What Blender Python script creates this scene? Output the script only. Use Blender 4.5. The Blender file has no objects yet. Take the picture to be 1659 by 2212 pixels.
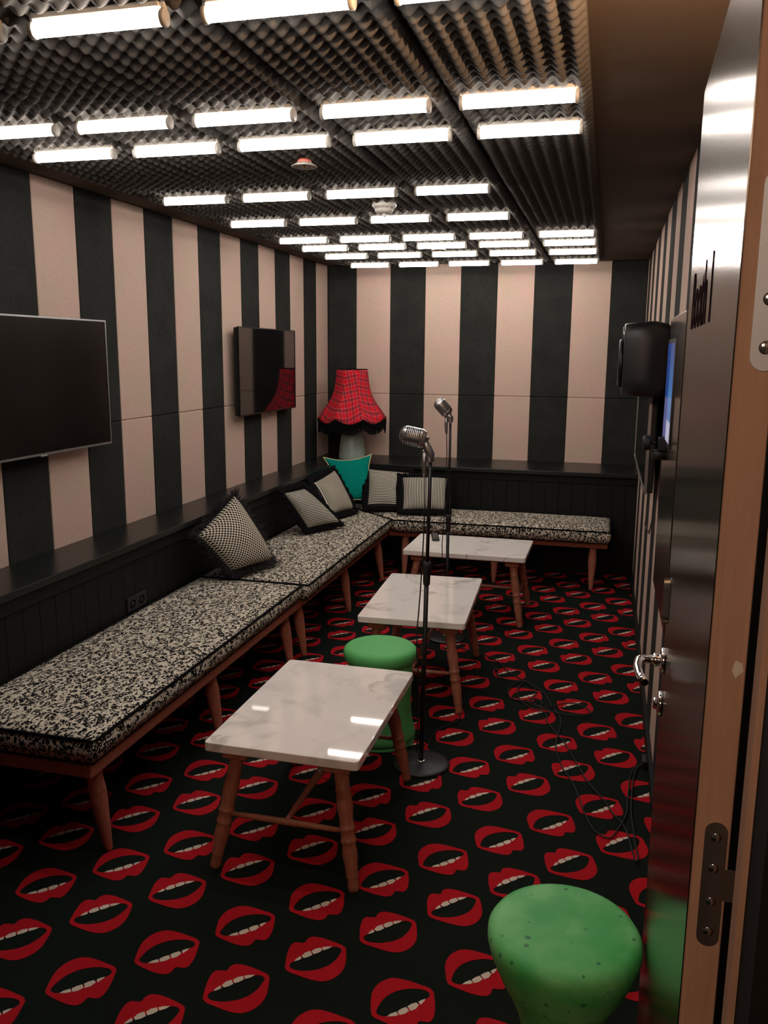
import bpy, bmesh, math, random
from mathutils import Vector, Matrix
random.seed(7)
PI = math.pi
SC = bpy.context.scene
COL = SC.collection

# ------------------------------------------------------------------ camera
CX, CY, CZ = 2.368334, -7.109738, 1.679241
cam = bpy.data.cameras.new('camera')
cam.sensor_fit = 'HORIZONTAL'; cam.sensor_width = 36.0
cam.lens = 36.0 * 1823.326 / 1659.0
cam.clip_start = 0.02; cam.clip_end = 60
camo = bpy.data.objects.new('camera', cam); COL.objects.link(camo)
camo.matrix_world = Matrix(((0.96726, -0.054702, 0.247823, CX),
                            (0.253665, 0.177915, -0.950789, CY),
                            (0.007919, 0.982524, 0.185966, CZ),
                            (0, 0, 0, 1)))
SC.camera = camo
# ------------------------------------------------------------------ world, exposure
wd = bpy.data.worlds.new('world'); SC.world = wd; wd.use_nodes = True
wd.node_tree.nodes['Background'].inputs[0].default_value = (0.9, 0.6, 0.4, 1)
wd.node_tree.nodes['Background'].inputs[1].default_value = 0.03
SC.view_settings.view_transform = 'Standard'
SC.view_settings.look = 'None'
SC.view_settings.gamma = 1.0
SC.view_settings.exposure = 0.0
SC.view_settings.use_curve_mapping = False
TUBE_POWER = 32.0
TUBE_COLOR = (1.0, 0.912, 0.862, 1)
CORRIDOR_W = 15.0
ADDED_GLOW_W = 85.0

# ------------------------------------------------------------------ helpers
def srgb(r, g, b):
    f = lambda c: (c/255/12.92 if c/255 <= 0.04045 else ((c/255+0.055)/1.055)**2.4)
    return (f(r), f(g), f(b), 1.0)

class NT:
    def __init__(s, name):
        s.m = bpy.data.materials.new(name); s.m.use_nodes = True
        s.t = s.m.node_tree; s.n = s.t.nodes; s.l = s.t.links
        s.b = s.n['Principled BSDF']
    def node(s, typ, ins=None, **kw):
        n = s.n.new(typ)
        for k, v in kw.items(): setattr(n, k, v)
        for k, v in (ins or {}).items():
            s.set(n.inputs[k], v)
        return n
    def set(s, inp, v):
        if isinstance(v, bpy.types.NodeSocket): s.l.new(v, inp)
        else: inp.default_value = v
    def math(s, op, a, b=0.0, c=None, clamp=False):
        n = s.n.new('ShaderNodeMath'); n.operation = op; n.use_clamp = clamp
        s.set(n.inputs[0], a); s.set(n.inputs[1], b)
        if c is not None: s.set(n.inputs[2], c)
        return n.outputs[0]
    def mix(s, f, a, b):
        n = s.n.new('ShaderNodeMix'); n.data_type = 'RGBA'
        s.set(n.inputs[0], f); s.set(n.inputs[6], a); s.set(n.inputs[7], b)
        return n.outputs[2]
    def pos(s): return s.n.new('ShaderNodeNewGeometry').outputs['Position']
    def uv(s): return s.n.new('ShaderNodeTexCoord').outputs['UV']
    def obj(s): return s.n.new('ShaderNodeTexCoord').outputs['Object']
    def noise(s, vec, scale, detail=3, rough=0.5, dist=0.0):
        n = s.node('ShaderNodeTexNoise', {'Vector': vec, 'Scale': scale, 'Detail': detail, 'Roughness': rough, 'Distortion': dist})
        return n.outputs['Fac']
    def ramp(s, f, stops):
        n = s.n.new('ShaderNodeValToRGB'); s.set(n.inputs[0], f)
        e = n.color_ramp.elements
        while len(e) > 1: e.remove(e[-1])
        e[0].position = stops[0][0]; e[0].color = stops[0][1]
        for p, c in stops[1:]:
            x = e.new(p); x.color = c
        return n.outputs[0]
    def smooth(s, v, lo, hi):
        n = s.node('ShaderNodeMapRange', {'Value': v, 'From Min': lo, 'From Max': hi}, interpolation_type='SMOOTHSTEP')
        return n.outputs[0]
    def mapping(s, vec, loc=(0,0,0), rot=(0,0,0), sc=(1,1,1)):
        n = s.n.new('ShaderNodeMapping'); s.set(n.inputs[0], vec)
        n.inputs[1].default_value = loc; n.inputs[2].default_value = rot; n.inputs[3].default_value = sc
        return n.outputs[0]
    def bump(s, h, strength=0.3, dist=0.002):
        n = s.node('ShaderNodeBump', {'Height': h, 'Strength': strength, 'Distance': dist})
        s.l.new(n.outputs[0], s.b.inputs['Normal'])
    def out(s, color=None, rough=0.5, metal=0.0, spec=0.5, **kw):
        if color is not None: s.set(s.b.inputs['Base Color'], color)
        s.set(s.b.inputs['Roughness'], rough); s.set(s.b.inputs['Metallic'], metal)
        s.set(s.b.inputs['Specular IOR Level'], spec)
        for k, v in kw.items(): s.set(s.b.inputs[k], v)
        return s.m

def simple(name, c, rough=0.5, metal=0.0, spec=0.5, var=0.12, scale=30, bump=0.0):
    t = NT(name); p = t.pos()
    n = t.noise(p, scale, 3)
    dark = tuple(x*(1-var) for x in c[:3]) + (1,)
    light = tuple(min(1, x*(1+var)) for x in c[:3]) + (1,)
    colr = t.mix(n, dark, light)
    if bump: t.bump(t.noise(p, scale*6, 2), bump, 0.001)
    return t.out(colr, rough, metal, spec)

M = {}
# wood-wool acoustic panels
def panel_mat(name, base, blot, pit, pitamt):
    t = NT(name); p = t.pos()
    big = t.noise(p, 5.0, 3); c = t.mix(t.smooth(big, .35, .65), base, blot)
    fib = t.noise(t.mapping(p, sc=(1, 1, 1)), 150, 2, .6, 1.5)
    m = t.smooth(fib, .34, .44)
    sp = t.noise(p, 60, 3, .6, .6)
    m2 = t.smooth(sp, .32, .42)
    c2 = t.mix(t.math('MULTIPLY', m, m2), pit, c)
    c3 = t.mix(pitamt, c2, c)
    t.bump(t.noise(p, 190, 3, .6, 1.0), .55, .003)
    return t.out(c3, .95, 0, .15)
M['pink'] = panel_mat('pink_wood_wool', srgb(200, 179, 160), srgb(207, 176, 163), srgb(150, 124, 104), .72)
M['blackp'] = panel_mat('black_wood_wool', srgb(42, 43, 40), srgb(48, 49, 46), srgb(22, 23, 21), .3)
M['ceil'] = simple('ceiling_dark_paint', srgb(86, 74, 63), .9, spec=.2)
M['wallcore'] = simple('wall_core_black', srgb(26, 25, 24), .9, spec=.2)
M['blackwood'] = simple('black_painted_board', srgb(16, 19, 17), .6, spec=.25, bump=.05)
M['ledge'] = simple('black_satin_ledge', srgb(25, 28, 27), .30, spec=.5, var=.08, scale=9)
M['rubber'] = simple('black_rubber', srgb(18, 18, 18), .6)
M['blackmetal'] = simple('black_powder_metal', srgb(13, 13, 14), .42, spec=.4)
M['plastic'] = simple('black_plastic', srgb(24, 24, 25), .42, spec=.45)
M['chrome'] = simple('chrome', (.78, .78, .79, 1), .12, 1.0, var=.03)
M['micmetal'] = simple('brushed_mic_chrome', (.46, .46, .46, 1), .30, 1.0, var=.06)
M['hinge_grey'] = simple('grey_hinge_metal', (.48, .53, .60, 1), .5, .6, var=.05)
M['satin'] = simple('satin_nickel', (.42, .40, .40, 1), .34, 1.0, var=.06)
M['silver'] = simple('silver_frame', (.40, .40, .39, 1), .35, .9, var=.05)
M['white'] = simple('white_plastic', srgb(205, 200, 188), .45, var=.04)
M['cream'] = simple('cream_piping', srgb(196, 196, 150), .8)
M['blackfab'] = simple('black_trim_fabric', srgb(14, 14, 15), .95, spec=.1, bump=.3, scale=80)
M['teal'] = simple('teal_felt', srgb(0, 128, 112), .95, spec=.1, var=.08, scale=120, bump=.25)
M['brass'] = simple('brass', (.6, .42, .2, 1), .3, 1.0)
M['redplastic'] = simple('orange_red_disc', srgb(226, 120, 100), .5)
M['ledge_edge'] = M['ledge']
M['vase'] = simple('pale_mint_glaze', srgb(158, 172, 160), .32, spec=.5, var=.05, scale=14)
M['text'] = simple('dark_lettering', srgb(40, 28, 32), 1.0, 0, 0.0)
M['remote_key'] = simple('grey_keys', srgb(110, 108, 106), .5)

def foam_mat():
    t = NT('charcoal_foam'); p = t.pos()
    n = t.noise(p, 400, 2)
    t.bump(n, .35, .001)
    return t.out(t.mix(t.noise(p, 3, 2), srgb(74, 71, 67), srgb(84, 80, 75)), 1.0, 0, .05)
M['foam'] = foam_mat()

def wood(name, a, b, rough=.45, axis_scale=(3, 3, 40), warp=.05):
    t = NT(name); p = t.obj()
    q = t.mapping(p, sc=axis_scale)
    n = t.noise(q, 3.0, 5, .6, .4)
    n2 = t.noise(p, 14, 2)
    f = t.math('ADD', t.math('MULTIPLY', n, .8), t.math('MULTIPLY', n2, .2))
    return t.out(t.ramp(f, [(.3, a), (.7, b)]), rough, 0, .4)
M['bench'] = wood('reddish_beech', srgb(160, 96, 76), srgb(206, 134, 110), .42, (30, 3, 30))
M['tablewood'] = wood('brown_turned_wood', srgb(140, 86, 68), srgb(180, 116, 92), .4, (30, 30, 3))
M['dooredge'] = wood('door_edge_wood', srgb(160, 126, 106), srgb(180, 144, 122), .65, (30, 30, 2))
M['board'] = wood('seat_board', srgb(100, 70, 52), srgb(130, 92, 70), .7, (4, 30, 4))

def leopard():
    t = NT('leopard_fabric'); p = t.pos()
    d = t.node('ShaderNodeTexNoise', {'Vector': p, 'Scale': 40.0, 'Detail': 2.0}).outputs['Color']
    off = t.node('ShaderNodeVectorMath', {0: d, 1: (.5, .5, .5)}, operation='SUBTRACT').outputs[0]
    off = t.node('ShaderNodeVectorMath', {0: off, 'Scale': .022}, operation='SCALE').outputs[0]
    q = t.node('ShaderNodeVectorMath', {0: p, 1: off}, operation='ADD').outputs[0]
    q = t.mapping(q, rot=(0, 0, .7), sc=(1.2, .72, 1))
    v = t.node('ShaderNodeTexVoronoi', {'Vector': q, 'Scale': 58.0}).outputs['Distance']
    inner = t.smooth(v, .17, .23); outer = t.math('SUBTRACT', 1.0, t.smooth(v, .50, .57))
    ring = t.math('MULTIPLY', inner, outer)
    brk = t.smooth(t.noise(p, 80, 1), .36, .44)
    ring = t.math('MULTIPLY', ring, brk)
    sp = t.smooth(t.noise(q, 105, 1, .5, .4), .585, .62)
    blk = t.math('MAXIMUM', ring, sp)
    t.bump(t.noise(p, 600, 2), .2, .001)
    c = t.mix(blk, srgb(212, 203, 184), srgb(20, 19, 22))
    return t.out(c, .95, 0, .1)
M['leopard'] = leopard()

def marble():
    t = NT('white_marble'); p = t.pos()
    d = t.node('ShaderNodeTexNoise', {'Vector': p, 'Scale': 3.0, 'Detail': 4.0}).outputs['Color']
    off = t.node('ShaderNodeVectorMath', {0: d, 'Scale': .55}, operation='SCALE').outputs[0]
    q = t.node('ShaderNodeVectorMath', {0: p, 1: off}, operation='ADD').outputs[0]
    w = t.noise(q, 2.3, 2, .5)
    vein = t.math('SUBTRACT', 1.0, t.smooth(t.math('ABSOLUTE', t.math('SUBTRACT', w, .5)), .0, .022))
    gate = t.smooth(t.noise(p, 3.1, 2), .48, .6)
    vein = t.math('MULTIPLY', vein, gate)
    cloud = t.smooth(t.noise(q, 4.2, 3), .52, .75)
    c = t.mix(t.math('MULTIPLY', cloud, .6), srgb(246, 240, 232), srgb(196, 193, 186))
    c = t.mix(t.math('MULTIPLY', vein, .5), c, srgb(150, 142, 134))
    return t.out(c, .03, 0, .5)
M['marble'] = marble()

def green():
    t = NT('green_speckled_plastic'); p = t.obj()
    mott = t.noise(p, 9, 3)
    v = t.node('ShaderNodeTexVoronoi', {'Vector': p, 'Scale': 42.0, 'Randomness': 1.0})
    rnd = t.node('ShaderNodeSeparateColor', {0: v.outputs['Color']}).outputs[0]
    size = t.math('MULTIPLY', t.smooth(rnd, .55, 1.0), .26)
    spot = t.math('LESS_THAN', v.outputs['Distance'], size)
    c = t.mix(t.smooth(mott, .35, .7), srgb(70, 176, 90), srgb(118, 200, 124))
    c = t.mix(t.math('MULTIPLY', spot, .65), c, srgb(28, 84, 60))
    t.bump(t.noise(p, 120, 2), .1, .001)
    return t.out(c, .55, 0, .35)
M['green'] = green()
def green2():
    t = NT('green_plain_plastic'); p = t.obj()
    c = t.mix(t.noise(p, 30, 2), srgb(88, 182, 100), srgb(100, 192, 110))
    return t.out(c, .6, 0, .3)
M['green2'] = green2()

def stripes(name, axis, n, lo=srgb(206, 200, 182), hi=srgb(30, 30, 34)):
    t = NT(name)
    s = t.node('ShaderNodeSeparateXYZ', {0: t.uv()}).outputs[axis]
    w = t.math('FRACT', t.math('MULTIPLY', s, float(n)))
    m = t.smooth(t.math('ABSOLUTE', t.math('SUBTRACT', w, .5)), .20, .28)
    return t.out(t.mix(m, hi, lo), .95, 0, .1)
M['stripe_v'] = stripes('fine_stripe_upright', 0, 27)
M['stripe_h'] = stripes('fine_stripe_level', 1, 25)
def dots():
    t = NT('dotted_weave')
    q = t.mapping(t.uv(), rot=(0, 0, PI/4), sc=(23, 23, 0))
    v = t.node('ShaderNodeTexVoronoi', {'Vector': q, 'Scale': 1.0, 'Randomness': 0.0}).outputs['Distance']
    m = t.smooth(v, .34, .42)
    return t.out(t.mix(m, srgb(22, 18, 22), srgb(206, 196, 176)), .95, 0, .1)
M['dots'] = dots()
def plaid():
    t = NT('red_tartan'); sx = t.node('ShaderNodeSeparateXYZ', {0: t.uv()})
    def lines(c, per):
        w = t.math('FRACT', t.math('MULTIPLY', c, per))
        def ln(p, h): return t.math('LESS_THAN', t.math('ABSOLUTE', t.math('SUBTRACT', w, p)), h)
        dark = t.math('MAXIMUM', t.math('MAXIMUM', ln(.40, .035), ln(.52, .035)), ln(.64, .035))
        lite = t.math('MAXIMUM', ln(.30, .014), ln(.74, .014))
        return dark, lite
    dx, lx = lines(sx.outputs[0], 18.0); dy, ly = lines(sx.outputs[1], 18.0)
    c = t.mix(t.math('MULTIPLY', dx, .72), srgb(206, 18, 40), srgb(38, 42, 54))
    c = t.mix(t.math('MULTIPLY', dy, .72), c, srgb(38, 42, 54))
    c = t.mix(t.math('MULTIPLY', t.math('MAXIMUM', lx, ly), .38), c, srgb(214, 186, 170))
    return t.out(c, .85, 0, .15)
M['plaid'] = plaid()

def carpet(name, c1, c2):
    t = NT(name); p = t.pos()
    c = t.mix(t.noise(p, 260, 2), c1, c2)
    c = t.mix(t.math('MULTIPLY', t.noise(p, 4, 3), .25), c, tuple(x*.5 for x in c1[:3])+(1,))
    t.bump(t.noise(p, 420, 2), .6, .003)
    return t.out(c, 1.0, 0, .05)
M['carpet_black'] = carpet('carpet_black', srgb(23, 29, 25), srgb(32, 39, 34))
M['carpet_red'] = carpet('carpet_red', srgb(176, 26, 36), srgb(198, 36, 46))
M['carpet_white'] = carpet('carpet_cream', srgb(216, 200, 182), srgb(232, 218, 200))

def steel():
    t = NT('brushed_steel'); p = t.pos()
    g = t.mapping(p, sc=(200, 3, 700))
    tv = t.node('ShaderNodeCombineXYZ', {0: 0.0, 1: 1.0, 2: 0.0}).outputs[0]
    c = t.mix(t.noise(g, 1.0, 2), (.20, .185, .165, 1), (.225, .21, .19, 1))
    return t.out(c, .20, 1.0, .5, Anisotropic=.88, Tangent=tv)
M['steel'] = steel()
M['panelsteel'] = simple('polished_panel', (.24, .215, .20, 1), .2, 1.0, var=.05)
def glass_dark(name, rough=.06, c=srgb(8, 8, 9)):
    t = NT(name); p = t.pos()
    return t.out(t.mix(t.noise(p, 2, 1), c, tuple(x*1.2 for x in c[:3])+(1,)), rough, 0, .55)
M['screen'] = glass_dark('tv_screen_glossy', .05)
M['screen_matt'] = glass_dark('tv_screen_matt', .17, srgb(6, 5, 5))
def emis(name, col, s):
    t = NT(name)
    return t.out((0, 0, 0, 1), .5, 0, .2, **{'Emission Color': col, 'Emission Strength': s})
M['tube'] = emis('lit_tube', TUBE_COLOR, TUBE_POWER)
def touch():
    t = NT('blue_display'); s = t.node('ShaderNodeSeparateXYZ', {0: t.uv()})
    c = t.ramp(s.outputs[1], [(0, srgb(190, 190, 215)), (.20, srgb(180, 182, 215)), (.22, srgb(60, 112, 172)), (.50, srgb(80, 130, 190)), (.56, srgb(76, 118, 180)), (1, srgb(84, 92, 140))])
    e = t.mix(t.math('LESS_THAN', s.outputs[0], .45), c, srgb(40, 70, 140))
    return t.out((0, 0, 0, 1), .2, 0, .4, **{'Emission Color': e, 'Emission Strength': .75})
M['touch'] = touch()
M['warm'] = emis('added_glow_bulb', (1, .55, .22, 1), 6.0)  # bulb of the uplighter added by the door

# ---- mesh builders
def newbm(): return bmesh.new()
def box(bm, x0, x1, y0, y1, z0, z1, mi=0):
    v = [bm.verts.new(c) for c in ((x0,y0,z0),(x1,y0,z0),(x1,y1,z0),(x0,y1,z0),(x0,y0,z1),(x1,y0,z1),(x1,y1,z1),(x0,y1,z1))]
    fs = [bm.faces.new([v[i] for i in q]) for q in ((0,3,2,1),(4,5,6,7),(0,1,5,4),(1,2,6,5),(2,3,7,6),(3,0,4,7))]
    for f in fs: f.material_index = mi
    return v, fs
def bevel(bm, w, seg=2, edges=None):
    bmesh.ops.bevel(bm, geom=list(edges or bm.edges), offset=w, segments=seg, profile=.5, affect='EDGES')
def frame_of(d):
    d = d.normalized(); a = Vector((0, 0, 1)) if abs(d.z) < .9 else Vector((1, 0, 0))
    x = d.cross(a).normalized(); return x, d.cross(x).normalized()
def tube(bm, pts, r, seg=8, caps=True, mi=0):
    pts = [Vector(p) for p in pts]; rings = []
    rr = r if isinstance(r, (list, tuple)) else [r]*len(pts)
    px = None
    for i, p in enumerate(pts):
        d = (pts[min(i+1, len(pts)-1)] - pts[max(i-1, 0)])
        x, y = frame_of(d)
        if px is not None:
            x = (px - d.normalized()*px.dot(d.normalized())).normalized(); y = d.normalized().cross(x)
        px = x
        rings.append([bm.verts.new(p + (x*math.cos(2*PI*k/seg) + y*math.sin(2*PI*k/seg))*rr[i]) for k in range(seg)])
    for a, b in zip(rings, rings[1:]):
        for k in range(seg):
            f = bm.faces.new((a[k], a[(k+1) % seg], b[(k+1) % seg], b[k])); f.smooth = True; f.material_index = mi
    if caps:
        f = bm.faces.new(rings[0][::-1]); f.material_index = mi
        f = bm.faces.new(rings[-1]); f.material_index = mi
    return rings
def lathe(bm, prof, seg=32, axis=None, origin=(0, 0, 0), smooth=True, closed=True):
    o = Vector(origin); d = Vector(axis).normalized() if axis else Vector((0, 0, 1))
    x, y = (Vector((1, 0, 0)), Vector((0, 1, 0))) if not axis else frame_of(d)
    rings = []
    for r, h in prof:
        if r < 1e-6: rings.append([bm.verts.new(o + d*h)])
        else: rings.append([bm.verts.new(o + d*h + (x*math.cos(2*PI*k/seg) + y*math.sin(2*PI*k/seg))*r) for k in range(seg)])
    for a, b in zip(rings, rings[1:]):
        if len(a) == 1 and len(b) == 1: continue
        for k in range(seg):
            k2 = (k+1) % seg
            if len(a) == 1: f = bm.faces.new((a[0], b[k2], b[k]))
            elif len(b) == 1: f = bm.faces.new((a[k], a[k2], b[0]))
            else: f = bm.faces.new((a[k], a[k2], b[k2], b[k]))
            f.smooth = smooth
    return rings
def prism(bm, poly, z0, z1, mi=0):
    a = [bm.verts.new((x, y, z0)) for x, y in poly]; b = [bm.verts.new((x, y, z1)) for x, y in poly]
    n = len(poly)
    for i in range(n):
        f = bm.faces.new((a[i], a[(i+1) % n], b[(i+1) % n], b[i])); f.material_index = mi
    bm.faces.new(a[::-1]).material_index = mi; bm.faces.new(b).material_index = mi
    return a, b

def obj(name, bm, mats, parent=None, loc=None, smooth=None, fix=True):
    if fix: bmesh.ops.recalc_face_normals(bm, faces=bm.faces)
    me = bpy.data.meshes.new(name); bm.to_mesh(me); bm.free()
    for m in (mats if isinstance(mats, (list, tuple)) else [mats]): me.materials.append(M[m] if isinstance(m, str) else m)
    if smooth: 
        for p in me.polygons: p.use_smooth = True
    o = bpy.data.objects.new(name, me); COL.objects.link(o)
    if loc: o.location = loc
    if parent: o.parent = parent
    return o
def tag(o, label=None, cat=None, group=None, kind=None):
    if label: o['label'] = label
    if cat: o['category'] = cat
    if group: o['group'] = group
    if kind: o['kind'] = kind
    return o
def thing(name, label, cat, loc=(0, 0, 0), rz=0, group=None):
    o = bpy.data.objects.new(name, None); COL.objects.link(o)
    o.empty_display_size = .05; o.location = loc; o.rotation_euler = (0, 0, rz)
    return tag(o, label, cat, group)
def dup(root, loc, rz=None, label=None):
    r = root.copy(); COL.objects.link(r); r.location = loc
    if rz is not None: r.rotation_euler = (0, 0, rz)
    if label: r['label'] = label
    for ch in list(root.children):
        c = ch.copy(); COL.objects.link(c); c.parent = r
        for g in list(ch.children):
            d = g.copy(); COL.objects.link(d); d.parent = c
    return r

# ------------------------------------------------------------------ room data
W = 2.63; ZC = 2.402; ZS = 1.329; ZH = .796; YF = -6.2; YB = 0.0
WX = .245; WY = -.55      # faces of the boxed-out boarding

# ------------------------------------------------------------------ floor (carpet woven with mouths)
V1 = Vector((.1683, .1622)); V2 = Vector((-.093, .249)); O = Vector((1.417, -5.049))
E1 = V1.normalized(); E2 = Vector((-E1.y, E1.x))
OUT = [(-0.0931,0.0268),(-0.0869,0.0386),(-0.0757,0.0596),(-0.0599,0.0846),(-0.0453,0.101),(-0.032,0.1091),(-0.0208,0.106),(-0.0071,0.0944),(-0.0016,0.0945),(0.0069,0.1034),(0.0195,0.108),(0.0332,0.1037),(0.0458,0.0926),(0.0602,0.0753),(0.0743,0.054),(0.0861,0.0341),(0.0909,0.0182),(0.0818,-0.003),(0.0651,-0.0331),(0.0515,-0.0506),(0.0328,-0.0648),(0.0115,-0.0725),(-0.0107,-0.0731),(-0.0254,-0.0678),(-0.0405,-0.0559),(-0.0588,-0.0349),(-0.0762,-0.0106),(-0.0895,0.0078)]
INN = [(-0.0801,0.0272),(-0.0726,0.0365),(-0.0573,0.0397),(-0.0351,0.0432),(-0.0059,0.0431),(0.0208,0.0425),(0.0477,0.0419),(0.0654,0.0379),(0.075,0.0269),(0.0768,0.0158),(0.0642,0.0027),(0.0455,-0.0107),(0.0248,-0.0197),(0.0039,-0.0226),(-0.0154,-0.0215),(-0.039,-0.0146),(-0.0577,-0.0049),(-0.0755,0.0114)]
TEE = [[(-0.0603,0.0385),(-0.0526,0.044),(-0.0376,0.0500),(-0.0379,0.0379),(-0.0501,0.0365)],[(-0.0334,0.0482),(-0.0199,0.0557),(-0.0044,0.0552),(-0.0048,0.0375),(-0.0189,0.0353),(-0.032,0.0372)],[(-0.001,0.0524),(0.0125,0.0561),(0.0276,0.0535),(0.0268,0.0400),(0.0127,0.0370),(-0.0009,0.0380)],[(0.0301,0.0515),(0.0405,0.0505),(0.059,0.0418),(0.0471,0.0380),(0.0305,0.0390)]]
def clip(poly, keep):
    out = []
    n = len(poly)
    for i in range(n):
        a, b = poly[i], poly[(i+1) % n]; ka, kb = keep(a), keep(b)
        if ka >= 0: out.append(a)
        if ka*kb < 0:
            t = ka/(ka-kb); out.append(a.lerp(b, t))
    return out
def clip_room(poly, x0, x1, y0, y1):
    for k in (lambda v: v.x-x0, lambda v: x1-v.x, lambda v: v.y-y0, lambda v: y1-v.y):
        poly = clip(poly, k)
        if len(poly) < 3: return []
    return poly
def dens(pts, n):
    # resample closed outline smoothly (Catmull-Rom)
    out = []; L = len(pts)
    for i in range(L):
        p0, p1, p2, p3 = (Vector(pts[(i+j-1) % L]) for j in range(4))
        for k in range(n):
            t = k/n
            out.append(.5*((2*p1)+(p2-p0)*t+(2*p0-5*p1+4*p2-p3)*t*t+(3*p1-p0-3*p2+p3)*t*t*t))
    return out
OUTd, INNd = dens(OUT, 2), dens(INN, 3)
def ang_sorted(P): return P
bm = newbm()
FX0, FX1, FY0, FY1 = 0.0, W-.017, -8.3, 0.0
box(bm, -.1, W+.1, FY0, .1, -.06, 0.0, 0)
for i in range(-30, 31):
    for j in range(-30, 31):
        c = O + V1*i + V2*j
        if not (.1 < c.x < W+.2 and -6.5 < c.y < -.2): continue
        top = (j % 2 != 0)
        def tr(p):
            u, v = p[0], p[1]
            if not top: u, v = -u, -(v-.018)+.007
            return c + E1*u + E2*v
        # red ring: quads between outer and inner outlines matched by angle
        N = 40; ctr = Vector((0, .011))
        def at(P, th):
            best = None; d = Vector((math.cos(th), math.sin(th)))
            for k in range(len(P)):
                a = P[k]-ctr; b = P[(k+1) % len(P)]-ctr
                den = d.x*(b.y-a.y)-d.y*(b.x-a.x)
                if abs(den) < 1e-12: continue
                t = (a.x*(b.y-a.y)-a.y*(b.x-a.x))/den; s = (a.x*d.y-a.y*d.x)/den
                if t > 0 and -1e-9 <= s <= 1+1e-9: best = t if best is None else max(best, t)
            return ctr + d*(best or .01)
        if '_ring' not in globals():
            ths = [2*PI*k/72 for k in range(72)]
            _ring = ([at(OUTd, t) for t in ths], [at(INNd, t) for t in ths])
        ro, ri = _ring
        ins = (FX0+.01 < c.x-.12 and c.x+.12 < FX1 and c.y > -6.5)
        def emit(poly, z, mi):
            poly = [tr(q) for q in poly]
            if not ins: poly = clip_room(poly, .2, FX1-.001, -6.45, -.5)
            if len(poly) < 3: return
            try: f = bm.faces.new([bm.verts.new((q.x, q.y, z)) for q in poly]); f.material_index = mi
            except Exception: pass
        for k in range(72):
            k2 = (k+1) % 72
            emit([ro[k], ro[k2], ri[k2], ri[k]], .0012, 1)
        for tp in TEE: emit([Vector(q) for q in tp], .0018, 2)
fl = obj('floor', bm, ['carpet_black', 'carpet_red', 'carpet_white'], fix=False)
tag(fl, 'black carpet woven with rows of red open mouths and white teeth', kind='structure')
for pl in fl.data.polygons:
    pass
# make all decoration faces point up
bmx = bmesh.new(); bmx.from_mesh(fl.data)
for f in bmx.faces:
    if f.material_index > 0 and f.normal.z < 0: f.normal_flip()
bmx.to_mesh(fl.data); bmx.free()

# ------------------------------------------------------------------ ceiling + foam
bm = newbm(); box(bm, -.1, W+.1, YF-.1, .1, ZC, ZC+.08)
ce = obj('ceiling', bm, 'ceil'); tag(ce, 'dark ceiling lined with egg crate foam sheets', kind='structure')
def foam_mesh(w, l, nx, ny, sub=7, hmin=.014, hmax=.045):
    bm = newbm(); gx, gy = nx*sub, ny*sub; top = []
    for j in range(gy+1):
        row = []
        for i in range(gx+1):
            a, b = i/sub, j/sub
            ca, cb = math.cos(2*PI*a), math.cos(2*PI*b)
            h = .5 - .25*(ca+cb)
            h = .8*h + .2*(1-abs((a % 1)*2-1))
            row.append(bm.verts.new((i/gx*w, j/gy*l, -(hmin+(hmax-hmin)*h))))
        top.append(row)
    for j in range(gy):
        for i in range(gx):
            f = bm.faces.new((top[j][i], top[j+1][i], top[j+1][i+1], top[j][i+1])); f.smooth = True
    rim = [top[0][i] for i in range(gx+1)] + [top[j][gx] for j in range(1, gy+1)] + [top[gy][i] for i in range(gx-1, -1, -1)] + [top[j][0] for j in range(gy-1, 0, -1)]
    up = [bm.verts.new((v.co.x, v.co.y, 0)) for v in rim]
    n = len(rim)
    for i in range(n): bm.faces.new((rim[i], up[i], up[(i+1) % n], rim[(i+1) % n]))
    bm.faces.new(up)
    return bm
fm = None
colx = [.335, .727, 1.117, 1.508, 1.900]
for ci, x in enumerate(colx):
    for r in range(8):
        if fm is None:
            fo = obj('foam_panel', foam_mesh(.376, .70, 8, 15), 'foam', ce); fm = fo
        else:
            fo = fm.copy(); COL.objects.link(fo)
        fo.location = (x+.008, -1.06 - .705*r + random.uniform(-.003, .003), ZC-random.uniform(0,.002))
end = None
for ci, x in enumerate(colx):
    if end is None: fo = obj('foam_panel', foam_mesh(.376, .55, 8, 12), 'foam', ce); end = fo
    else: fo = end.copy(); COL.objects.link(fo)
    fo.location = (x+.008, -.915, ZC)
side = None
for r in range(8):
    if side is None: side = fo = obj('foam_panel', foam_mesh(.092, .70, 2, 15), 'foam', ce)
    else: fo = side.copy(); COL.objects.link(fo)
    fo.location = (.238, -1.06-.705*r, ZC)

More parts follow.
